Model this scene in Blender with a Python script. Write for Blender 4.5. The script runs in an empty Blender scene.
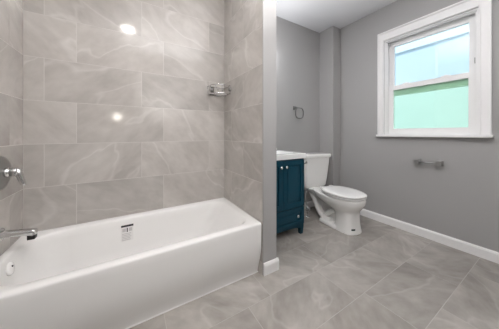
import bpy, bmesh, math, random
from mathutils import Vector, Matrix
random.seed(7)
sc = bpy.context.scene
COL = sc.collection
R = math.radians

# ------------------------------------------------------------------ camera, sky, sun, exposure
cam_d = bpy.data.cameras.new('camera')
cam = bpy.data.objects.new('camera', cam_d); COL.objects.link(cam)
cam.location = (0, 0, 1.05)
cam.rotation_euler = (R(90), 0, -R(31.156))
cam_d.sensor_fit = 'HORIZONTAL'; cam_d.sensor_width = 36
cam_d.lens = 196.615 / 499 * 36
cam_d.shift_y = -30.87 / 499
cam_d.clip_start = 0.02
sc.camera = cam

sc.view_settings.view_transform = 'Standard'
sc.view_settings.look = 'None'
sc.view_settings.exposure = 0.1
sc.view_settings.gamma = 1.0
sc.view_settings.use_curve_mapping = False

world = bpy.data.worlds.new('sky'); sc.world = world
world.use_nodes = True
wb = world.node_tree.nodes['Background']
wb.inputs[0].default_value = (0.72, 0.86, 1.0, 1); wb.inputs[1].default_value = 1.32

sun_d = bpy.data.lights.new('sun', 'SUN'); sun_d.energy = 2.85; sun_d.angle = R(0.6); sun_d.color = (1, 0.96, 0.9)
sun = bpy.data.objects.new('sun', sun_d); COL.objects.link(sun)
sun.rotation_euler = Vector((0.62, 0.25, -0.74)).to_track_quat('-Z', 'Y').to_euler()

CEILING_LAMP_POWER = 150.0      # emission strength of the recessed lamp over the tub
VANITY_LAMP_POWER = 30.0
HALL_LAMP_POWER = 70.0

# added soft fill, no real fixture: spot bounced off the ceiling beside the camera
fl_d = bpy.data.lights.new('bounced_fill', 'SPOT'); fl_d.energy = 700; fl_d.spot_size = R(96); fl_d.spot_blend = 1.0; fl_d.shadow_soft_size = 0.05; fl_d.color = (1, 0.985, 0.97)
fl = bpy.data.objects.new('bounced_fill', fl_d); COL.objects.link(fl)
fl.location = (0.45, -0.02, 0.95)
fl.rotation_euler = Vector((0.16, 0.12, 1)).to_track_quat('-Z', 'Y').to_euler()

# ------------------------------------------------------------------ materials
def newmat(name):
    m = bpy.data.materials.new(name); m.use_nodes = True
    return m, m.node_tree, m.node_tree.nodes['Principled BSDF']

def simple(name, col, rough=0.5, metal=0.0, noise=0.0, nscale=6.0, bump=0.0, coat=0.0, spec=None):
    m, nt, b = newmat(name)
    b.inputs['Base Color'].default_value = (*col, 1)
    b.inputs['Roughness'].default_value = rough
    b.inputs['Metallic'].default_value = metal
    if spec is not None: b.inputs['Specular IOR Level'].default_value = spec
    if coat: b.inputs['Coat Weight'].default_value = coat; b.inputs['Coat Roughness'].default_value = 0.05
    if noise or bump:
        tc = nt.nodes.new('ShaderNodeTexCoord'); n = nt.nodes.new('ShaderNodeTexNoise')
        n.inputs['Scale'].default_value = nscale; n.inputs['Detail'].default_value = 6
        nt.links.new(tc.outputs['Object'], n.inputs['Vector'])
        if noise:
            mx = nt.nodes.new('ShaderNodeMix'); mx.data_type = 'RGBA'
            mx.inputs[6].default_value = (*[c * (1 - noise) for c in col], 1)
            mx.inputs[7].default_value = (*[min(1, c * (1 + noise)) for c in col], 1)
            nt.links.new(n.outputs['Fac'], mx.inputs[0]); nt.links.new(mx.outputs[2], b.inputs['Base Color'])
        if bump:
            bp = nt.nodes.new('ShaderNodeBump'); bp.inputs['Strength'].default_value = bump; bp.inputs['Distance'].default_value = 0.002
            nt.links.new(n.outputs['Fac'], bp.inputs['Height']); nt.links.new(bp.outputs[0], b.inputs['Normal'])
    return m

def stone(name, dark, light, vein, rough, vein_amt=0.6, tint=0.10):
    """marbled porcelain: every tile (mesh island) has its own cut of the pattern"""
    m, nt, b = newmat(name); N = nt.nodes; L = nt.links
    uv = N.new('ShaderNodeUVMap'); geo = N.new('ShaderNodeNewGeometry'); rnd = geo.outputs['Random Per Island']
    def math_(op, a, bb):
        x = N.new('ShaderNodeMath'); x.operation = op
        for i, v in enumerate((a, bb)):
            if isinstance(v, (int, float)): x.inputs[i].default_value = v
            else: L.new(v, x.inputs[i])
        return x.outputs[0]
    r2 = math_('FRACT', math_('MULTIPLY', rnd, 17.37), 0)
    r3 = math_('FRACT', math_('MULTIPLY', rnd, 91.13), 0)
    cmb = N.new('ShaderNodeCombineXYZ'); L.new(math_('MULTIPLY', r2, 40), cmb.inputs[0]); L.new(math_('MULTIPLY', r3, 40), cmb.inputs[1]); L.new(math_('MULTIPLY', rnd, 20), cmb.inputs[2])
    rot = N.new('ShaderNodeVectorRotate'); rot.rotation_type = 'Z_AXIS'; L.new(uv.outputs[0], rot.inputs['Vector'])
    sgn = math_('SUBTRACT', math_('MULTIPLY', math_('GREATER_THAN', r3, 0.35), 2), 1)
    L.new(math_('MULTIPLY', sgn, math_('ADD', math_('MULTIPLY', r2, 0.35), 0.45)), rot.inputs['Angle'])
    mp = N.new('ShaderNodeMapping'); mp.inputs['Scale'].default_value = (1.0, 1.8, 1); L.new(rot.outputs[0], mp.inputs[0])
    ad = N.new('ShaderNodeVectorMath'); ad.operation = 'ADD'; L.new(mp.outputs[0], ad.inputs[0]); L.new(cmb.outputs[0], ad.inputs[1])
    n1 = N.new('ShaderNodeTexNoise'); n1.inputs['Scale'].default_value = 2.2; n1.inputs['Detail'].default_value = 5; n1.inputs['Roughness'].default_value = 0.55; n1.inputs['Distortion'].default_value = 0.6
    L.new(ad.outputs[0], n1.inputs['Vector'])
    n2 = N.new('ShaderNodeTexNoise'); n2.inputs['Scale'].default_value = 0.95; n2.inputs['Detail'].default_value = 4.0; n2.inputs['Roughness'].default_value = 0.45; n2.inputs['Distortion'].default_value = 0.25
    ad2 = N.new('ShaderNodeVectorMath'); ad2.operation = 'ADD'; ad2.inputs[1].default_value = (5, 9, 3); L.new(ad.outputs[0], ad2.inputs[0]); L.new(ad2.outputs[0], n2.inputs['Vector'])
    ridge = math_('ABSOLUTE', math_('SUBTRACT', n2.outputs['Fac'], 0.5), 0)
    vm = N.new('ShaderNodeMapRange'); vm.inputs['From Min'].default_value = 0.0; vm.inputs['From Max'].default_value = 0.012
    vm.inputs['To Min'].default_value = vein_amt; vm.inputs['To Max'].default_value = 0; L.new(ridge, vm.inputs['Value'])
    fine = N.new('ShaderNodeTexNoise'); fine.inputs['Scale'].default_value = 11; fine.inputs['Detail'].default_value = 6
    L.new(ad.outputs[0], fine.inputs['Vector'])
    ramp = N.new('ShaderNodeMapRange'); ramp.inputs['From Min'].default_value = 0.34; ramp.inputs['From Max'].default_value = 0.66
    L.new(math_('ADD', math_('MULTIPLY', n1.outputs['Fac'], 0.70), math_('MULTIPLY', fine.outputs['Fac'], 0.30)), ramp.inputs['Value'])
    mx = N.new('ShaderNodeMix'); mx.data_type = 'RGBA'; mx.inputs[6].default_value = (*dark, 1); mx.inputs[7].default_value = (*light, 1)
    L.new(ramp.outputs[0], mx.inputs[0])
    mv = N.new('ShaderNodeMix'); mv.data_type = 'RGBA'; mv.inputs[7].default_value = (*vein, 1)
    L.new(math_('MULTIPLY', vm.outputs[0], n1.outputs['Fac']), mv.inputs[0]); L.new(mx.outputs[2], mv.inputs[6])
    hsv = N.new('ShaderNodeHueSaturation'); L.new(math_('ADD', math_('MULTIPLY', r2, tint), 1 - tint / 2), hsv.inputs['Value']); L.new(mv.outputs[2], hsv.inputs['Color'])
    L.new(hsv.outputs[0], b.inputs['Base Color'])
    b.inputs['Roughness'].default_value = rough
    return m

def emitter(name, col, strength):
    m = bpy.data.materials.new(name); m.use_nodes = True; nt = m.node_tree; nt.nodes.clear()
    e = nt.nodes.new('ShaderNodeEmission'); e.inputs[0].default_value = (*col, 1); e.inputs[1].default_value = strength
    o = nt.nodes.new('ShaderNodeOutputMaterial'); nt.links.new(e.outputs[0], o.inputs[0]); return m

def pane(name, col, gloss=0.06):
    m = bpy.data.materials.new(name); m.use_nodes = True; nt = m.node_tree; nt.nodes.clear()
    t = nt.nodes.new('ShaderNodeBsdfTransparent'); t.inputs[0].default_value = (*col, 1)
    g = nt.nodes.new('ShaderNodeBsdfGlossy'); g.inputs['Roughness'].default_value = 0.02
    mx = nt.nodes.new('ShaderNodeMixShader'); mx.inputs[0].default_value = gloss
    o = nt.nodes.new('ShaderNodeOutputMaterial')
    nt.links.new(t.outputs[0], mx.inputs[1]); nt.links.new(g.outputs[0], mx.inputs[2]); nt.links.new(mx.outputs[0], o.inputs[0]); return m

M = dict(
    paint=simple('gray_wall_paint', (0.40, 0.392, 0.388), 0.55, bump=0.08, nscale=160, noise=0.02),
    ceil=simple('white_ceiling_paint', (0.74, 0.74, 0.76), 0.7, bump=0.05, nscale=120),
    trim=simple('white_trim_paint', (0.88, 0.87, 0.865), 0.35),
    walltile=stone('polished_wall_tile', (0.445, 0.415, 0.389), (0.60, 0.570, 0.540), (0.76, 0.735, 0.71), 0.10, 0.65, 0.18),
    floortile=stone('honed_floor_tile', (0.262, 0.240, 0.216), (0.455, 0.425, 0.393), (0.58, 0.555, 0.53), 0.28, 0.60, 0.13),
    grout=simple('light_grout', (0.64, 0.615, 0.59), 0.8),
    floorgrout=simple('gray_floor_grout', (0.50, 0.475, 0.45), 0.8),
    tub=simple('white_tub_enamel', (0.87, 0.86, 0.845), 0.16),
    ceramic=simple('white_vitreous_china', (0.84, 0.83, 0.81), 0.10),
    seat=simple('white_seat_plastic', (0.86, 0.85, 0.84), 0.22),
    navy=simple('deep_teal_lacquer', (0.003, 0.046, 0.076), 0.42, noise=0.06, nscale=3, spec=0.3),
    top=simple('white_cultured_marble', (0.86, 0.86, 0.85), 0.15),
    chrome=simple('chrome', (0.70, 0.70, 0.70), 0.12, 1.0),
    satin=simple('satin_chrome', (0.34, 0.34, 0.335), 0.30, 0.9),
    nickel=simple('brushed_nickel', (0.28, 0.275, 0.27), 0.38, 1.0),
    brushed=simple('brushed_steel', (0.42, 0.415, 0.41), 0.42, 0.85),
    dark=simple('dark_rubber', (0.02, 0.02, 0.02), 0.5),
    slot=simple('dark_chrome', (0.18, 0.18, 0.18), 0.35, 1.0),
    paper=simple('paper_label', (0.78, 0.765, 0.755), 0.6),
    ink=simple('black_ink', (0.03, 0.03, 0.035), 0.6),
    grayink=simple('gray_ink', (0.56, 0.545, 0.54), 0.6),
    green=simple('dark_green_mark', (0.012, 0.03, 0.026), 0.4),
    hose=simple('braided_steel', (0.40, 0.40, 0.40), 0.4, 0.8),
    pane_up=pane('clear_blue_glass', (0.86, 0.94, 0.97)),
    pane_lo=pane('green_tinted_glass', (0.82, 0.96, 0.87)),
    siding=simple('pale_siding', (0.74, 0.81, 0.84), 0.6, noise=0.12, nscale=0.9),
    fascia=simple('white_fascia', (0.90, 0.95, 0.95), 0.5),
    ground=simple('pale_gravel', (0.50, 0.50, 0.47), 0.9, noise=0.15, nscale=8),
    lamp=emitter('lamp_lens', (1, 0.95, 0.88), CEILING_LAMP_POWER),
    vlamp=emitter('vanity_bulb_glass', (0.95, 0.97, 1.0), VANITY_LAMP_POWER),
    hlamp=emitter('hall_globe_glass', (1, 0.93, 0.84), HALL_LAMP_POWER),
)

# ------------------------------------------------------------------ mesh helpers
class MB:
    def __init__(s): s.bm = bmesh.new(); s.uv = s.bm.loops.layers.uv.new('UVMap')
    def box(s, x0, x1, y0, y1, z0, z1, bevel=0.0, seg=2, mi=0):
        t = bmesh.new(); bmesh.ops.create_cube(t, size=1)
        for v in t.verts:
            v.co = Vector(((x0 + x1) / 2 + v.co.x * (x1 - x0), (y0 + y1) / 2 + v.co.y * (y1 - y0), (z0 + z1) / 2 + v.co.z * (z1 - z0)))
        if bevel: bmesh.ops.bevel(t, geom=t.edges[:], offset=bevel, segments=seg, profile=0.7, affect='EDGES')
        s.merge(t, mi); return s
    def merge(s, t, mi=0):
        mp = {v: s.bm.verts.new(v.co) for v in t.verts}
        for f in t.faces:
            try: nf = s.bm.faces.new([mp[v] for v in f.verts]); nf.material_index = mi; nf.smooth = f.smooth
            except ValueError: pass
        t.free()
    def loft(s, rings, cap0=True, cap1=True, closed=True, mi=0, smooth=True):
        vs = [[s.bm.verts.new(p) for p in r] for r in rings]; n = len(rings[0])
        for a, b in zip(vs, vs[1:]):
            for i in range(n if closed else n - 1):
                j = (i + 1) % n
                f = s.bm.faces.new((a[i], a[j], b[j], b[i])); f.smooth = smooth; f.material_index = mi
        if cap0: f = s.bm.faces.new(list(reversed(vs[0]))); f.material_index = mi
        if cap1: f = s.bm.faces.new(vs[-1]); f.material_index = mi
        return s
    def tube(s, pts, r, n=12, closed=False, mi=0, cap=True):
        P = [Vector(p) for p in pts]; rs = r if isinstance(r, (list, tuple)) else [r] * len(P)
        rings = []; up = None
        for i, p in enumerate(P):
            if closed: t = (P[(i + 1) % len(P)] - P[i - 1]).normalized()
            else: t = (P[min(i + 1, len(P) - 1)] - P[max(i - 1, 0)]).normalized()
            if up is None:
                up = Vector((0, 0, 1)) if abs(t.z) < 0.9 else Vector((1, 0, 0))
            a = (up - t * up.dot(t)).normalized(); up = a; b = t.cross(a)
            rings.append([p + (a * math.cos(q) + b * math.sin(q)) * rs[i] for q in [2 * math.pi * k / n for k in range(n)]])
        if closed: rings.append(rings[0]); 
        if closed:
            vs = [[s.bm.verts.new(p) for p in r_] for r_ in rings[:-1]]; m = len(vs)
            for i in range(m):
                for k in range(n):
                    f = s.bm.faces.new((vs[i][k], vs[i][(k + 1) % n], vs[(i + 1) % m][(k + 1) % n], vs[(i + 1) % m][k])); f.smooth = True; f.material_index = mi
            return s
        return s.loft(rings, cap, cap, True, mi)
    def lathe(s, prof, org, axis, n=32, mi=0):
        ax = Vector(axis).normalized(); a = (Vector((0, 0, 1)) if abs(ax.z) < 0.9 else Vector((1, 0, 0))); a = (a - ax * a.dot(ax)).normalized(); b = ax.cross(a); o = Vector(org)
        rings = [[o + ax * h + (a * math.cos(q) + b * math.sin(q)) * max(r, 1e-4) for q in [2 * math.pi * k / n for k in range(n)]] for r, h in prof]
        return s.loft(rings, True, True, True, mi)
    def build(s, name, mats, parent=None, loc=(0, 0, 0), kind=None, label=None, cat=None, group=None, recalc=True):
        if recalc: bmesh.ops.recalc_face_normals(s.bm, faces=s.bm.faces[:])
        o_ = Vector(loc)
        if o_.length:
            for v in s.bm.verts: v.co -= o_
        me = bpy.data.meshes.new(name); s.bm.to_mesh(me); s.bm.free()
        for m in (mats if isinstance(mats, (list, tuple)) else [mats]): me.materials.append(m)
        ob = bpy.data.objects.new(name, me); COL.objects.link(ob); ob.location = loc
        if parent:
            ob.parent = parent
            ob.location = o_ - world_loc(parent)
        if kind: ob['kind'] = kind
        tag(ob, label, cat, group)
        return ob
def world_loc(o):
    v = Vector((0, 0, 0))
    while o: v = v + o.location; o = o.parent
    return v
def tag(o, label=None, cat=None, group=None):
    if label: o['label'] = label
    if cat: o['category'] = cat
    if group: o['group'] = group
def empty(name, loc, label=None, cat=None, kind=None):
    o = bpy.data.objects.new(name, None); COL.objects.link(o); o.location = loc; o.empty_display_size = 0.05
    if kind: o['kind'] = kind
    tag(o, label, cat); return o
def autosmooth(o, ang=35):
    for p in o.data.polygons: p.use_smooth = True
    o.data.set_sharp_from_angle(angle=R(ang))

# ------------------------------------------------------------------ room dimensions
XW = 2.552; YB = 1.955; ZC = 2.54            # window wall, back wall, ceiling
XL = -0.607; XE = 0.832; YT = 1.883          # tub alcove
YF = 1.195; ZR = 0.389                       # tub front, rim height
WX = 0.967                                   # far side of the wing wall
YD = -0.30                                   # doorway wall behind the camera
RL = 2.60                                    # hall depth etc

# floor slab + tiles
def tile_sheet(name, org, ud, vd, nd, W, H, rows, tl, offs, mats, gap=0.003, v0=0.0):
    """rows: list of row boundaries along v; offs[k]: first joint position along u for row k; tiles tl long"""
    b = MB(); o, u, v, n = Vector(org), Vector(ud), Vector(vd), Vector(nd)
    def quad(u0, u1, a, c, d, mi):
        ps = [o + u * x + v * y + n * d for x, y in ((u0, a), (u1, a), (u1, c), (u0, c))]
        vs = [b.bm.verts.new(p) for p in ps]; f = b.bm.faces.new(vs); f.material_index = mi
        for l, (x, y) in zip(f.loops, ((u0, a), (u1, a), (u1, c), (u0, c))): l[b.uv].uv = (x, y)
        return vs
    quad(0, W, 0, H, -0.0008, 1)
    for k, (a, c) in enumerate(zip(rows, rows[1:])):
        a_, c_ = max(a, 0), min(c, H)
        if c_ - a_ < 0.004: continue
        x = offs[k % len(offs)]
        while x > 0: x -= tl
        while x < W:
            u0, u1 = max(x, 0), min(x + tl, W)
            if u1 - u0 > 0.004:
                g = gap / 2
                top = quad(u0 + g, u1 - g, a_ + g, c_ - g, 0, 0)
                low = [b.bm.verts.new(p.co - n * 0.0012) for p in top]
                for i in range(4):
                    f = b.bm.faces.new((top[i], low[i], low[(i + 1) % 4], top[(i + 1) % 4])); f.material_index = 0
                    for l in f.loops: l[b.uv].uv = ((l.vert.co - o).dot(u), (l.vert.co - o).dot(v))
            x += tl
    return b.build(name, mats, kind='structure', recalc=False)

# floor: X from -0.7 .. 2.56, Y from YD .. 1.96
FX, FY = -0.80, YD - 0.12
rows = [-0.50 - FY, -0.195 - FY, 0.11 - FY, 0.415 - FY, 0.718 - FY, 1.02 - FY, 1.325 - FY, 1.63 - FY, 1.935 - FY, 2.24 - FY]
fo = {3: 1.93, 4: 1.22, 5: 0.776, 6: 1.45, 7: 1.05, 2: 1.60, 1: 1.25, 0: 0.9, 8: 1.9}
tile_sheet('floor', (FX, FY, 0), (1, 0, 0), (0, 1, 0), (0, 0, 1), XW + 0.02 - FX, YB + 0.02 - FY, rows, 0.61,
           [fo[k] - FX for k in range(9)], [M['floortile'], M['floorgrout']], 0.0035)
b = MB(); b.box(-2.2, XW + 0.15, -2.2, YB + 0.15, -0.12, -0.005); b.build('floor_slab', M['grout'], kind='structure')
b = MB(); b.box(-2.2, 2.2, -2.15, FY, -0.005, 0.0); b.build('floor_hall', M['floortile'], kind='structure')

# ceiling
b = MB(); b.box(-2.25, XW + 0.2, -2.2, YB + 0.2, ZC, ZC + 0.12); b.build('ceiling', M['ceil'], kind='structure')

# walls
b = MB(); b.box(XE + 0.008, XW + 0.2, YB, YB + 0.15, 0, ZC); b.build('wall_back', M['paint'], kind='structure')
WY0, WY1, WZ0, WZ1 = 0.424, 1.156, 1.040, 2.132
b = MB()
b.box(XW, XW + 0.16, YD - 0.15, WY0, 0, ZC); b.box(XW, XW + 0.16, WY1, YB, 0, ZC)
b.box(XW, XW + 0.16, WY0, WY1, 0, WZ0); b.box(XW, XW + 0.16, WY0, WY1, WZ1, ZC)
b.build('wall_window', M['paint'], kind='structure')
b = MB(); b.box(2.389, XW, 1.722, YB, 0, ZC, 0.003, 1); b.build('wall_chase', M['paint'], kind='structure')
b = MB(); b.box(XE + 0.008, WX, YF, YB, 0, ZC, 0.004, 2); b.build('wall_wing', M['paint'], kind='structure')
b = MB(); b.box(XL - 0.15, XE + 0.008, YT + 0.008, YB + 0.15, 0, ZC); b.build('wall_alcove_core', M['paint'], kind='structure')
b = MB(); b.box(-0.80, XL - 0.008, YD - 0.12, YT + 0.01, 0, ZC); b.build('wall_left', M['paint'], kind='structure')
DX0, DX1, DZ = -0.585, 0.114, 1.95
b = MB(); b.box(-0.80, DX0, YD - 0.12, YD, 0, ZC); b.box(DX1, XW, YD - 0.12, YD, 0, ZC); b.box(DX0, DX1, YD - 0.12, YD, DZ, ZC)
b.build('wall_doorway', M['paint'], kind='structure')
b = MB(); b.box(-2.2, -2.05, -2.2, FY, 0, ZC); b.box(2.05, 2.2, -2.2, FY, 0, ZC); b.box(-2.2, 2.2, -2.2, -2.0, 0, ZC)
b.box(-2.2, -0.80, FY - 0.0, FY + 0.1, 0, ZC)
b.build('wall_hall', M['paint'], kind='structure')

# alcove tile: rows rise from the tub rim, joints staggered
rz = [ZR - 0.295 * 2, ZR - 0.295] + [ZR + 0.295 * k for k in range(0, 9)]
def offs(even, odd): return [even if k % 2 == 0 else odd for k in range(len(rz))]
tile_sheet('wall_alcove_back', (XL, YT, 0), (1, 0, 0), (0, 0, 1), (0, -1, 0), XE - XL, ZC, rz, 0.588, offs(0.250 - XL, 0.080 - XL), [M['walltile'], M['grout']])
tile_sheet('wall_alcove_right', (XE, YT, 0), (0, -1, 0), (0, 0, 1), (-1, 0, 0), YT - YF + 0.003, ZC, rz, 0.588, offs(0.17, 0.40), [M['walltile'], M['grout']])
tile_sheet('wall_alcove_left', (XL, YF, 0), (0, 1, 0), (0, 0, 1), (1, 0, 0), YT - YF, ZC, rz, 0.588, offs(0.52, 0.30), [M['walltile'], M['grout']])

# baseboards (eased top edge)
def baseboard(name, p0, p1, nrm, h=0.088, t=0.014):
    p0, p1, n = Vector((*p0, 0)), Vector((*p1, 0)), Vector((*nrm, 0))
    prof = [(0, 0), (t, 0), (t, h - 0.018), (t * 0.75, h - 0.008), (t * 0.4, h), (0, h)]
    b = MB(); b.loft([[p + n * a + Vector((0, 0, z)) for a, z in prof] for p in (p0, p1)], smooth=False)
    return b.build(name, M['trim'], kind='structure')
baseboard('baseboard_window', (XW, YD), (XW, 1.722), (-1, 0))
baseboard('baseboard_chase_front', (2.375, 1.722), (XW, 1.722), (0, -1))
baseboard('baseboard_chase_side', (2.389, 1.708), (2.389, YB), (-1, 0))
baseboard('baseboard_back', (1.56, YB), (2.389, YB), (0, -1))
baseboard('baseboard_wing', (XE + 0.010, YF), (WX + 0.014, YF), (0, -1))
baseboard('baseboard_wing_side', (WX, YF + 0.001), (WX, 1.46), (1, 0))

# door casing behind the camera
b = MB()
b.box(DX1, DX1 + 0.075, YD, YD + 0.018, 0, DZ + 0.075, 0.004); b.box(XL - 0.005, DX0 + 0.004, YD, YD + 0.018, 0, DZ + 0.075, 0.003)
b.box(XL - 0.005, DX1 + 0.075, YD, YD + 0.018, DZ, DZ + 0.075, 0.004)
b.box(DX1 - 0.012, DX1, YD - 0.12, YD, 0, DZ); b.box(DX0, DX0 + 0.012, YD - 0.12, YD, 0, DZ); b.box(DX0, DX1, YD - 0.12, YD, DZ - 0.012, DZ)
b.build('trim_1', M['trim'], kind='structure')

# ------------------------------------------------------------------ window
win = empty('window_1', (XW, (WY0 + WY1) / 2, WZ0), kind='structure')
tag(win, 'white double-hung window with green lower pane')
def frame(b, x0, x1, y0, y1, z0, z1, wl, wr, wt, wb, bev=0.002):
    """rectangular frame in the window plane; wl at high y (left in view), wr at low y"""
    if wl: b.box(x0, x1, y1 - wl, y1, z0, z1, bev)
    if wr: b.box(x0, x1, y0, y0 + wr, z0, z1, bev)
    if wt: b.box(x0, x1, y0 + wr, y1 - wl, z1 - wt, z1, bev)
    if wb: b.box(x0, x1, y0 + wr, y1 - wl, z0, z0 + wb, bev)
b = MB()
frame(b, XW - 0.016, XW, 0.358, 1.216, WZ0, 2.228, 0.058, 0.064, 0.094, 0)
frame(b, XW - 0.028, XW, 0.352, 1.221, WZ0, 2.234, 0.016, 0.016, 0.018, 0, 0.003)
frame(b, XW - 0.022, XW, 0.411, 1.171, WZ0, 2.150, 0.012, 0.012, 0.014, 0, 0.003)
b.build('casing', M['trim'], win)
b = MB(); b.box(XW - 0.050, XW + 0.07, 0.340, 1.226, WZ0 - 0.024, WZ0, 0.005, 3); b.build('sill', M['trim'], win)
b = MB()
frame(b, XW, XW + 0.16, WY0, WY1, WZ0, WZ1, 0.012, 0.012, 0.012, 0.008, 0)
frame(b, XW + 0.018, XW + 0.038, WY0, WY1, WZ0, WZ1, 0.024, 0.024, 0.022, 0)       # stop bead
b.build('jamb', M['trim'], win)
SY0, SY1 = WY0 + 0.014, WY1 - 0.014
up = MB(); frame(up, XW + 0.078, XW + 0.108, SY0, SY1, 1.488, WZ1 - 0.012, 0.054, 0.058, 0.058, 0.075)
up = up.build('upper_sash', M['trim'], win)
b = MB(); b.box(XW + 0.090, XW + 0.094, SY0 + 0.05, SY1 - 0.05, 1.55, WZ1 - 0.06); b.build('pane', M['pane_up'], up)
lo = MB(); frame(lo, XW + 0.042, XW + 0.074, SY0, SY1, WZ0 + 0.009, 1.602, 0.058, 0.056, 0.052, 0.058)
lo = lo.build('lower_sash', M['trim'], win)
b = MB(); b.box(XW + 0.056, XW + 0.060, SY0 + 0.05, SY1 - 0.05, 1.09, 1.57); b.build('pane', M['pane_lo'], lo)
for yy in (0.965, 0.645):
    b = MB(); b.box(XW + 0.040, XW + 0.070, yy - 0.032, yy + 0.032, 1.599, 1.611, 0.004); b.box(XW + 0.046, XW + 0.060, yy - 0.012, yy + 0.012, 1.609, 1.618, 0.003)
    b.build('tilt_latch', M['trim'], lo)
b = MB(); b.box(XW + 0.020, XW + 0.034, WY0 + 0.022, WY0 + 0.030, 1.665, 1.715, 0.002); b.build('balance_clip', M['nickel'], win)

# ------------------------------------------------------------------ outdoors, seen through the window
b = MB(); b.box(XW + 0.3, 40, -30, 30, -0.45, -0.35); b.build('ground_outside', M['ground'], kind='structure')
nb = empty('neighbor_house', (4.7, 1.5, -0.35), 'pale house wall with white fascia, seen through the window', 'building')
b = MB(); b.box(4.62, 9.0, -6, 10, -0.35, 2.95); b.build('wall', M['siding'], nb)
b = MB(); b.box(4.58, 4.62, -6.05, 10.05, 2.665, 2.95, 0.004); b.build('fascia', M['fascia'], nb)
b = MB(); b.loft([[(4.5, y, 2.95), (9.1, y, 2.95), (9.1, y, 3.1), (6.8, y, 4.3), (4.5, y, 3.0)] for y in (-6.2, 10.2)], smooth=False); b.build('roof', M['slot'], nb)

# ------------------------------------------------------------------ bathtub
def rrect(x0, x1, y0, y1, z, r, n=8, rleft=None):
    r = min(r, (x1 - x0) / 2 - 1e-3, (y1 - y0) / 2 - 1e-3); out = []; rr_ = r
    rl = r if rleft is None else min(rleft, (y1 - y0) / 2 - 1e-3)
    for cx, cy, a0, r in ((x1 - rr_, y1 - rr_, 0, rr_), (x0 + rl, y1 - rl, 90, rl), (x0 + rl, y0 + rl, 180, rl), (x1 - rr_, y0 + rr_, 270, rr_)):
        for k in range(n + 1):
            a = R(a0 + 90 * k / n); out.append((cx + r * math.cos(a), cy + r * math.sin(a), z))
    return out
tub = empty('bathtub', (0.11, 1.54, 0), 'long white alcove bathtub in front of the marbled tile', 'bathtub')
x0, x1, y1 = XL + 0.002, XE - 0.002, YT - 0.002
rg = []
for z, dy in ((0.0, 0.050), (0.03, 0.046), (0.07, 0.034), (0.12, 0.018), (0.17, 0.007), (0.22, 0.002), (0.26, 0.001), (ZR - 0.05, 0.0), (ZR - 0.012, 0.0), (ZR - 0.004, 0.002), (ZR, 0.007)):
    e = 0.007 if z == ZR else (0.002 if z > ZR - 0.01 else 0)
    rg.append(rrect(x0 + e * .3, x1 - e * .3, YF + 0.001 + dy, y1 - e * .3, z, 0.008, 10))
fw, bw, lw, rw = 0.060, 0.052, 0.034, 0.050
ix0, ix1, iy0, iy1 = x0 + lw, x1 - rw, YF + fw, y1 - bw
for z, ins, rr, rs in ((ZR, 0.0, 0.10, 0.0), (ZR - 0.004, 0.006, 0.10, 0.003), (ZR - 0.014, 0.012, 0.10, 0.012), (ZR - 0.05, 0.020, 0.10, 0.035), (0.25, 0.034, 0.10, 0.085),
                       (0.17, 0.046, 0.10, 0.135), (0.11, 0.060, 0.10, 0.175), (0.085, 0.078, 0.09, 0.20), (0.072, 0.11, 0.08, 0.24)):
    rg.append(rrect(ix0 + ins * 0.55, ix1 - ins - rs, iy0 + ins * 0.8, iy1 - ins, z, rr, 10, rr + 0.10))
b = MB(); b.loft(rg, True, True)
shell = b.build('shell', M['tub'], tub); autosmooth(shell, 50)
b = MB(); b.lathe([(0.034, 0), (0.036, 0.004), (0.033, 0.010), (0.026, 0.013), (0.0, 0.014)], (ix0 + 0.010, 1.575, 0.322), (0.98, 0, 0.18))
ov = b.build('overflow_cover', M['tub'], tub, label='round white overflow cover')
b = MB(); b.box(ix0 + 0.020, ix0 + 0.0268, 1.572, 1.578, 0.330, 0.338, 0.001); b.build('screw', M['slot'], ov)
b = MB(); b.lathe([(0.035, 0), (0.035, 0.004), (0.02, 0.005), (0, 0.005)], (-0.30, 1.54, 0.072), (0, 0, 1)); b.build('drain', M['chrome'], tub)
b = MB(); b.box(x0 + 0.004, x1 - 0.002, YF + 0.047, YF + 0.053, 0.0, 0.006); b.build('caulk_line', M['trim'], tub)
# label stuck to the inside of the back rim
lx0, lx1, lz0, lz1 = -0.062, 0.018, 0.222, 0.338
def backy(z):   # inner surface of the back side
    pts = [(ZR - 0.014, 0.012), (ZR - 0.05, 0.020), (0.25, 0.034), (0.17, 0.046)]
    for (za, a), (zb, c) in zip(pts, pts[1:]):
        if za >= z >= zb: return iy1 - (a + (c - a) * (za - z) / (za - zb))
    return iy1 - 0.012
def sticker(name, ax0, ax1, az0, az1, off, mat, parent, label=None):
    b = MB(); n = 5; rr = []
    for k in range(n + 1):
        z = az0 + (az1 - az0) * k / n; y = backy(z)
        rr.append([(ax0, y - off, z), (ax1, y - off, z), (ax1, y + 0.0005, z), (ax0, y + 0.0005, z)])
    b.loft(rr, smooth=False); return b.build(name, mat, parent, label=label)
lab = sticker('label', lx0, lx1, lz0, lz1, 0.0012, M['paper'], tub, 'white paper label with a black header bar')
sticker('header_bar', lx0 - 0.001, lx1 + 0.001, lz1 - 0.014, lz1, 0.0018, M['ink'], lab)
sticker('pictogram', -0.026, -0.019, lz1 - 0.052, lz1 - 0.022, 0.0018, M['ink'], lab)
for k in range(5):
    w = random.uniform(0.052, 0.066); sticker('print_line', lx0 + 0.006, lx0 + 0.006 + w, lz0 + 0.006 + 0.011 * k, lz0 + 0.0115 + 0.011 * k, 0.0016, M['grayink'], lab)
sticker('print_line', lx0 + 0.008, -0.032, lz1 - 0.048, lz1 - 0.024, 0.0016, M['grayink'], lab)
sticker('print_line', -0.012, lx1 - 0.008, lz1 - 0.048, lz1 - 0.024, 0.0016, M['grayink'], lab)

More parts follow.
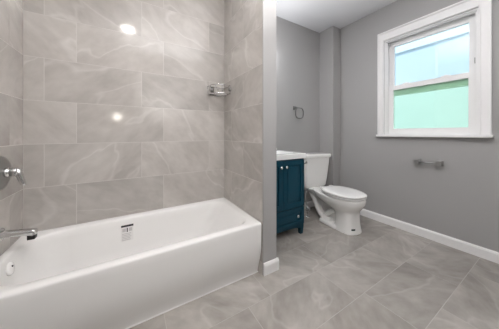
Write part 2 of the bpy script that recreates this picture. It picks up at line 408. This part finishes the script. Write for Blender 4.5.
# ------------------------------------------------------------------ tub spout, valve, corner basket
FYc = 1.615
sp = empty('tub_spout', (XL, FYc, 0.487), 'chrome tub spout with dark outlet, low over the tub rim', 'faucet')
def rr_yz(x, y0, y1, z0, z1, r): return [(x, p[0], p[1]) for p in [(q[0], q[1]) for q in rrect(y0, y1, z0, z1, 0, r, 4)]]
b = MB()
b.loft([rr_yz(x, FYc - w, FYc + w, zb, zt, 0.008) for x, w, zb, zt in ((XL + 0.001, 0.024, 0.485, 0.516), (XL + 0.02, 0.023, 0.486, 0.515), (XL + 0.06, 0.022, 0.482, 0.510), (XL + 0.10, 0.022, 0.474, 0.504), (XL + 0.128, 0.021, 0.466, 0.500), (XL + 0.138, 0.020, 0.468, 0.498), (XL + 0.141, 0.018, 0.471, 0.494))])
o = b.build('body', M['chrome'], sp); autosmooth(o, 40)
b = MB(); b.lathe([(0.034, 0), (0.035, 0.003), (0.033, 0.007), (0.026, 0.008)], (XL + 0.0005, FYc, 0.500), (1, 0, 0)); b.build('wall_flange', M['chrome'], sp)
b = MB(); b.box(XL + 0.106, XL + 0.1385, FYc - 0.019, FYc + 0.019, 0.447, 0.474, 0.004); b.build('outlet', M['dark'], sp, label='dark downturned outlet')

vz = 0.836
va = empty('shower_valve', (XL, 1.622, vz), 'round chrome shower valve with drooping lever on left tiled wall', 'faucet')
b = MB(); b.lathe([(0.089, 0.0005), (0.090, 0.004), (0.086, 0.009), (0.070, 0.013), (0.040, 0.016), (0.0, 0.017)], (XL, 1.622, vz), (1, 0, 0), 48); b.build('escutcheon', M['satin'], va)
b = MB(); b.lathe([(0.026, 0.012), (0.026, 0.030), (0.022, 0.032), (0.022, 0.038), (0.025, 0.040), (0.025, 0.060), (0.022, 0.066), (0.0, 0.067)], (XL, 1.622, vz), (1, 0, 0)); b.build('hub', M['chrome'], va)
b = MB(); b.tube([(XL + 0.050, 1.622, vz + 0.006), (XL + 0.062, 1.622, vz + 0.004), (XL + 0.070, 1.621, vz - 0.018), (XL + 0.078, 1.620, vz - 0.045), (XL + 0.086, 1.619, vz - 0.070), (XL + 0.089, 1.619, vz - 0.080)],
               [0.019, 0.019, 0.016, 0.014, 0.0125, 0.008], 14); b.build('lever', M['chrome'], va)

cb = empty('corner_basket', (XE, YT, 1.42), 'chrome wire corner basket high in the right tub corner', 'shelf')
def arc(r, z, n=14, sq=3.2):
    out = []
    for k in range(n + 1):
        a = (math.pi / 2) * k / n; c, s_ = math.cos(a), math.sin(a); q = (c ** sq + s_ ** sq) ** (1 / sq)
        out.append((XE - 0.006 - r * c / q, YT - 0.006 - r * 0.86 * s_ / q, z))
    return out
loop = lambda r, z: arc(r, z) + [(XE - 0.006, YT - 0.006, z)]
b = MB(); b.tube(loop(0.178, 1.515), 0.0035, 8, closed=True); b.build('top_rail', M['chrome'], cb)
b = MB(); b.tube(loop(0.170, 1.437), 0.0065, 8, closed=True)
for k in range(1, 9):
    t = 0.17 * k / 9
    b.tube([(XE - 0.006 - t, YT - 0.006, 1.437), (XE - 0.006 - t, YT - 0.006 - 0.146, 1.437)], 0.0022, 6)
b.build('base_grid', M['chrome'], cb)
ta, ba = arc(0.178, 1.515), arc(0.170, 1.437)
for k in (0, 4, 7, 10, 14):
    b = MB(); b.tube([ta[k], ba[k]], 0.003, 8); b.build('upright_wire', M['chrome'], cb)
for org, ax in (((0.695, YT - 0.001, 1.487), (0, -1, 0)), ((XE - 0.001, 1.735, 1.480), (-1, 0, 0))):
    b = MB(); b.lathe([(0.023, 0), (0.023, 0.006), (0.015, 0.012), (0.012, 0.02), (0, 0.021)], org, ax, 24); b.build('mount', M['nickel'], cb)

# ------------------------------------------------------------------ vanity
VX0, VX1, VY0, VY1 = 0.985, 1.560, 1.478, YB - 0.004
van = empty('vanity_cabinet', (1.2725, 1.71, 0), 'deep teal vanity cabinet with two doors and low drawer beside the toilet', 'cabinet')
b = MB()
b.box(VX0, VX1, VY0 + 0.018, VY1, 0.085, 0.795, 0.002)
b.build('body', M['navy'], van)
# face frame with arched toe rail
b = MB(); n = 20; top_, lowf = 0.112, 0.062
r_ = []
for k in range(n + 1):
    x = VX0 + 0.04 + (VX1 - VX0 - 0.08) * k / n; t = abs(2 * k / n - 1); z = lowf + 0.026 * (1 - t ** 4)
    r_.append([(x, VY0, z), (x, VY0, top_), (x, VY0 + 0.02, top_), (x, VY0 + 0.02, z)])
b.loft(r_, smooth=False)
b.box(VX0, VX0 + 0.04, VY0, VY0 + 0.02, 0.06, 0.795, 0.001); b.box(VX1 - 0.04, VX1, VY0, VY0 + 0.02, 0.06, 0.795, 0.001)
b.box(VX0, VX1, VY0, VY0 + 0.02, 0.770, 0.795); b.box(VX0, VX1, VY0, VY0 + 0.02, 0.288, 0.310)
b.build('face_frame', M['navy'], van)
def shaker(b, xa, xb, za, zb, y, rail=0.05):
    b.box(xa, xa + rail, y - 0.018, y, za, zb, 0.002); b.box(xb - rail, xb, y - 0.018, y, za, zb, 0.002)
    b.box(xa + rail, xb - rail, y - 0.018, y, za, za + rail, 0.002); b.box(xa + rail, xb - rail, y - 0.018, y, zb - rail, zb, 0.002)
    b.box(xa + rail - 0.002, xb - rail + 0.002, y - 0.009, y - 0.001, za + rail - 0.002, zb - rail + 0.002)
    e = 0.014
    b.box(xa + rail + e, xb - rail - e, y - 0.0145, y - 0.008, za + rail + e, zb - rail - e, 0.004, 2)
def knob(x, z, y, parent, name='knob'):
    b = MB(); b.lathe([(0.007, 0), (0.007, 0.010), (0.013, 0.014), (0.0155, 0.019), (0.0135, 0.025), (0.0, 0.028)], (x, y, z), (0, -1, 0), 20); b.build(name, M['chrome'], parent)
cx = 1.262
for xa, xb, kx in ((VX0 + 0.012, cx - 0.002, cx - 0.031), (cx + 0.002, VX1 - 0.012, cx + 0.034)):
    b = MB(); shaker(b, xa, xb, 0.306, 0.782, VY0 - 0.0005); d = b.build('door', M['navy'], van); knob(kx, 0.722, VY0 - 0.0175, d)
b = MB(); shaker(b, VX0 + 0.012, VX1 - 0.012, 0.118, 0.294, VY0 - 0.0005, 0.042); d = b.build('drawer', M['navy'], van)
knob(1.446, 0.216, VY0 - 0.0175, d); knob(1.100, 0.216, VY0 - 0.0175, d)
for fx in (VX0, VX1 - 0.045):
    for fy in (VY0 + 0.0, VY1 - 0.05):
        b = MB(); b.loft([[(fx + a, fy + c, z) for a, c in ((e, e), (0.045 - e, e), (0.045 - e, 0.045 - e), (e, 0.045 - e))] for z, e in ((0, 0.006), (0.09, 0.0))], smooth=False); b.build('foot', M['navy'], van)
vt = empty('bathroom_sink', (1.272, 1.71, 0.795), 'white bathroom sink with flat rim resting on the teal vanity cabinet', 'sink')
b = MB()
tx0, tx1, ty0, ty1 = WX + 0.003, VX1 + 0.012, VY0 - 0.022, YB - 0.002
rings = [rrect(tx0, tx1, ty0, ty1, 0.7955, 0.004), rrect(tx0, tx1, ty0, ty1, 0.842, 0.004), rrect(tx0 + 0.004, tx1 - 0.004, ty0 + 0.004, ty1 - 0.004, 0.846, 0.004),
         rrect(tx0 + 0.07, tx1 - 0.07, ty0 + 0.07, ty1 - 0.12, 0.846, 0.07), rrect(tx0 + 0.085, tx1 - 0.085, ty0 + 0.085, ty1 - 0.135, 0.826, 0.07), rrect(tx0 + 0.13, tx1 - 0.13, ty0 + 0.12, ty1 - 0.17, 0.80, 0.05)]
b.loft(rings); o = b.build('basin_top', M['top'], vt); autosmooth(o, 30)
b = MB(); b.box(tx0, tx1, YB - 0.020, YB - 0.002, 0.846, 0.868, 0.003); b.build('backsplash', M['top'], vt)

# ------------------------------------------------------------------ toilet
TX, TY = 2.090, 1.940
toi = empty('toilet', (TX, TY - 0.12, 0), 'white two-piece toilet with closed lid between vanity and window wall', 'toilet')
def egg(z, yf, yb, hw, n=40, p=2.3, wide=0.56):
    """egg outline: front at yf, back at yb (local y, negative = out from the wall)"""
    yc = yf + (yb - yf) * wide; out = []
    for k in range(n):
        a = 2 * math.pi * k / n; c, s_ = math.cos(a), math.sin(a)
        x = hw * math.copysign(abs(c) ** (2 / p), c)
        y = (yb - yc) * abs(s_) ** (2 / (p + .6)) if s_ > 0 else -(yc - yf) * abs(s_) ** (2 / p)
        out.append((TX + x, TY + yc + y, z))
    return out
DZT = -0.026
BASE = [(0.0, -0.785, -0.54, 0.122), (0.012, -0.784, -0.54, 0.121), (0.05, -0.776, -0.545, 0.114), (0.10, -0.768, -0.55, 0.110), (0.16, -0.763, -0.55, 0.110), (0.195, -0.764, -0.54, 0.113), (0.218, -0.770, -0.50, 0.124),
        (0.24, -0.784, -0.43, 0.145), (0.27, -0.806, -0.34, 0.166), (0.305, -0.828, -0.27, 0.182), (0.340, -0.837, -0.23, 0.188), (0.358, -0.836, -0.22, 0.187), (0.365, -0.828, -0.22, 0.180)]
b = MB(); b.loft([egg(*q, p=(2.9 if q[0] < 0.2 else 2.3)) for q in BASE])
# deck under the tank, foot plate, web and sculpted trapway
def slab(rings, r=0.04): b.loft([rrect(TX - hw, TX + hw, TY + ya, TY + yb, z, r) for z, ya, yb, hw in rings])
slab([(0.300, -0.40, -0.06, 0.112), (0.308, -0.40, -0.03, 0.120), (0.346, -0.40, -0.025, 0.128), (0.352, -0.40, -0.03, 0.122)])
slab([(0.0, -0.62, -0.345, 0.132), (0.008, -0.62, -0.338, 0.136), (0.032, -0.62, -0.345, 0.128), (0.040, -0.62, -0.355, 0.120)], 0.05)
slab([(0.02, -0.58, -0.37, 0.045), (0.12, -0.58, -0.30, 0.045), (0.22, -0.56, -0.19, 0.045), (0.34, -0.56, -0.09, 0.048)], 0.03)
for s_ in (-1, 1):
    b.tube([(TX + s_ * x, TY + y, z) for x, y, z in ((0.066, -0.16, 0.31), (0.070, -0.20, 0.262), (0.073, -0.25, 0.205), (0.075, -0.295, 0.140), (0.075, -0.335, 0.085), (0.075, -0.39, 0.050), (0.075, -0.50, 0.040))],
           [0.034, 0.036, 0.036, 0.035, 0.034, 0.034, 0.034], 14)
    b.tube([(TX + s_ * x, TY + y, z) for x, y, z in ((0.060, -0.58, 0.20), (0.066, -0.51, 0.165), (0.068, -0.455, 0.12), (0.068, -0.41, 0.07), (0.068, -0.39, 0.03))], [0.030, 0.031, 0.031, 0.030, 0.030], 12)
    b.tube([(TX + s_ * x, TY + y, z) for x, y, z in ((0.118, -0.50, 0.262), (0.118, -0.40, 0.286), (0.108, -0.30, 0.310), (0.095, -0.2, 0.325))], [0.030, 0.028, 0.025, 0.022], 12)
bowl = b.build('bowl', M['ceramic'], toi)
md = bowl.modifiers.new('fuse', 'REMESH'); md.mode = 'VOXEL'; md.voxel_size = 0.0065; md.use_smooth_shade = True
md = bowl.modifiers.new('relax', 'SMOOTH'); md.factor = 0.5; md.iterations = 6
for s_ in (-1, 1):
    b = MB(); b.lathe([(0.014, 0), (0.014, 0.010), (0.009, 0.018), (0, 0.019)], (TX + s_ * 0.106, TY - 0.40, 0.038), (0, 0, 1), 16); b.build('bolt_cap', M['seat'], bowl)
# maker's mark on the pedestal front, left of centre
b = MB(); rr = []
for z in (0.048, 0.056, 0.064):
    ring = egg(z, -0.7755, -0.545, 0.1135, 160, p=2.9); cxx = TX; r0 = []
    seg = [p for p in ring if p[0] < TX - 0.036 and p[1] < TY - 0.64 and p[0] > TX - 0.078]
    seg.sort(key=lambda p: p[0]); r0 = seg
    rr.append([(p[0] - 0.0015, p[1] - 0.0015, p[2]) for p in r0])
m_ = min(len(r) for r in rr)
b.loft([r[:m_] for r in rr], False, False, closed=False); o = b.build('maker_mark', M['green'], bowl, label='small dark green maker mark')
md = o.modifiers.new('thick', 'SOLIDIFY'); md.thickness = 0.0015
# seat and lid
b = MB(); b.loft([egg(z + DZT - 0.006, yf, -0.372, hw) for z, yf, hw in ((0.3985, -0.828, 0.178), (0.402, -0.836, 0.186), (0.412, -0.838, 0.188), (0.417, -0.832, 0.184))]); b.build('seat', M['seat'], toi)
b = MB(); b.loft([egg(z + DZT - 0.006, yf, yb, hw) for z, yf, yb, hw in ((0.4205, -0.832, -0.378, 0.182), (0.424, -0.840, -0.372, 0.189), (0.434, -0.839, -0.372, 0.188), (0.441, -0.828, -0.378, 0.180), (0.446, -0.79, -0.40, 0.155), (0.449, -0.71, -0.45, 0.10))])
b.build('lid', M['seat'], toi)
for s_ in (-1, 1):
    b = MB(); b.box(TX + s_ * 0.075 - 0.02, TX + s_ * 0.075 + 0.02, TY - 0.382, TY - 0.34, 0.396 + DZT, 0.432 + DZT, 0.006, 3); b.build('hinge', M['seat'], toi)
# tank
TKX = TX
def tank_ring(z, hw, yf, yb=-0.02, r=0.045): return rrect(TKX - hw, TKX + hw, TY + yf, TY + yb, z, r, 8)
b = MB(); b.loft([tank_ring(z, hw, yf) for z, hw, yf in ((0.342, 0.150, -0.180), (0.348, 0.172, -0.190), (0.366, 0.184, -0.198), (0.44, 0.194, -0.205), (0.60, 0.214, -0.216), (0.735, 0.229, -0.222))])
tk = b.build('tank', M['ceramic'], toi); autosmooth(tk, 45)
b = MB(); b.loft([tank_ring(z, hw, yf, yb) for z, hw, yf, yb in ((0.735, 0.232, -0.226, -0.018), (0.737, 0.240, -0.234, -0.014), (0.765, 0.243, -0.238, -0.012), (0.777, 0.241, -0.236, -0.013), (0.783, 0.232, -0.226, -0.018))])
o = b.build('tank_lid', M['ceramic'], toi); autosmooth(o, 50)
b = MB(); b.lathe([(0.014, 0), (0.014, 0.008), (0.010, 0.012), (0, 0.013)], (TKX - 0.200, TY - 0.221, 0.690), (0, -1, 0), 18)
b.tube([(TKX - 0.200, TY - 0.236, 0.690), (TKX - 0.22, TY - 0.242, 0.686), (TKX - 0.245, TY - 0.246, 0.682)], [0.007, 0.007, 0.008], 10)
b.build('flush_lever', M['nickel'], tk)

vx, vy = 1.912, 1.750
toi.rotation_euler = (0, 0, R(-6))      # stands slightly turned
sv = empty('water_supply_valve', (vx, vy, 0), 'small chrome shutoff valve with hose on the floor behind the toilet', 'valve')
b = MB(); b.lathe([(0.034, 0.0005), (0.034, 0.004), (0.018, 0.012), (0.010, 0.014)], (vx, vy, 0), (0, 0, 1), 20); b.build('flange', M['chrome'], sv)
b = MB(); b.tube([(vx, vy, 0.002), (vx, vy, 0.135)], 0.009); b.lathe([(0.015, 0), (0.016, 0.015), (0.015, 0.045), (0.010, 0.05)], (vx, vy, 0.075), (0, 0, 1), 16)
b.tube([(vx, vy, 0.100), (vx, vy - 0.030, 0.100)], 0.008)
b.lathe([(0.008, 0.0), (0.019, 0.004), (0.021, 0.012), (0.016, 0.018), (0, 0.019)], (vx, vy - 0.028, 0.100), (0, -1, 0), 16); b.build('stop', M['chrome'], sv)
b = MB(); b.tube([(vx, vy, 0.125), (vx - 0.014, vy + 0.004, 0.17), (vx - 0.022, vy + 0.010, 0.22), (vx - 0.012, vy + 0.018, 0.27), (vx + 0.014, vy + 0.026, 0.305), (vx + 0.030, vy + 0.030, 0.330), (vx + 0.031, vy + 0.030, 0.342)], 0.0065, 10); b.build('hose', M['hose'], sv)

# ------------------------------------------------------------------ towel ring, paper holder
tr = empty('towel_ring', (1.88, YB, 1.40), 'square dark metal towel ring on gray back wall above the toilet', 'towel ring')
b = MB(); b.box(1.862, 1.912, YB - 0.012, YB - 0.0005, 1.368, 1.418, 0.003); b.box(1.875, 1.899, YB - 0.05, YB - 0.01, 1.381, 1.405, 0.003); b.build('mount', M['nickel'], tr)
b = MB(); pts = []
for q in rrect(1.876, 2.016, 1.256, 1.396, 0, 0.050, 6): pts.append((q[0], YB - 0.040, q[1]))
b.tube(pts, 0.0068, 10, closed=True); b.build('ring', M['nickel'], tr)

ph = empty('paper_holder', (XW, 0.75, 0.765), 'brushed metal toilet paper holder on gray wall below the window', 'paper holder')
for yy in (0.838, 0.668):
    b = MB(); b.box(XW - 0.012, XW - 0.0005, yy - 0.026, yy + 0.026, 0.741, 0.793, 0.003); b.box(XW - 0.058, XW - 0.010, yy - 0.021, yy + 0.021, 0.746, 0.788, 0.004); b.build('post', M['brushed'], ph)
b = MB(); b.tube([(XW - 0.042, 0.826, 0.762), (XW - 0.042, 0.680, 0.762)], 0.0095, 14); b.build('roller', M['brushed'], ph)

# ------------------------------------------------------------------ lamps (all out of the photo's view; seen mirrored in the tile)
def downlight(x, y, mat, label, r=0.07):
    rl = empty('recessed_light', (x, y, ZC), label, 'ceiling light')
    b = MB(); b.lathe([(r + 0.022, 0.0005), (r + 0.020, 0.005), (r + 0.004, 0.009), (r, 0.004)], (x, y, ZC), (0, 0, -1), 36); b.build('trim_ring', M['trim'], rl)
    b = MB(); b.lathe([(r, 0.0042), (r, 0.0060), (0, 0.0061)], (x, y, ZC), (0, 0, -1), 36); b.build('lens', mat, rl)
downlight(-0.03, 0.47, M['lamp'], 'round recessed ceiling lamp over the tub front')

vl = empty('vanity_light', (1.272, YB, 2.06), 'wall light bar with three globes above the vanity', 'wall lamp')
b = MB(); b.box(1.08, 1.464, YB - 0.03, YB - 0.001, 2.03, 2.09, 0.006); b.build('back_plate', M['nickel'], vl)
for k in range(3):
    x = 1.132 + 0.14 * k
    b = MB(); b.tube([(x, YB - 0.028, 2.06), (x, YB - 0.09, 2.06), (x, YB - 0.09, 2.035)], 0.010); b.build('arm', M['nickel'], vl)
    b = MB(); b.lathe([(0.02, 0), (0.045, 0.02), (0.052, 0.055), (0.045, 0.09), (0.02, 0.108), (0, 0.11)], (x, YB - 0.09, 2.04), (0, 0, -1), 24); b.build('globe', M['vlamp'], vl)

hl = empty('hall_lamp', (-0.27, -2.0, 1.40), 'small globe wall lamp in the hall behind the camera', 'wall lamp')
b = MB(); b.lathe([(0.05, 0.0005), (0.05, 0.012), (0.018, 0.022), (0.015, 0.08), (0, 0.081)], (-0.27, -2.0, 1.48), (0, 1, 0), 24); b.build('back_plate', M['nickel'], hl)
b = MB(); b.lathe([(0.015, 0), (0.042, 0.018), (0.052, 0.05), (0.042, 0.085), (0.016, 0.10), (0, 0.101)], (-0.27, -1.92, 1.41), (0, 0, 1), 24); b.build('globe', M['hlamp'], hl)
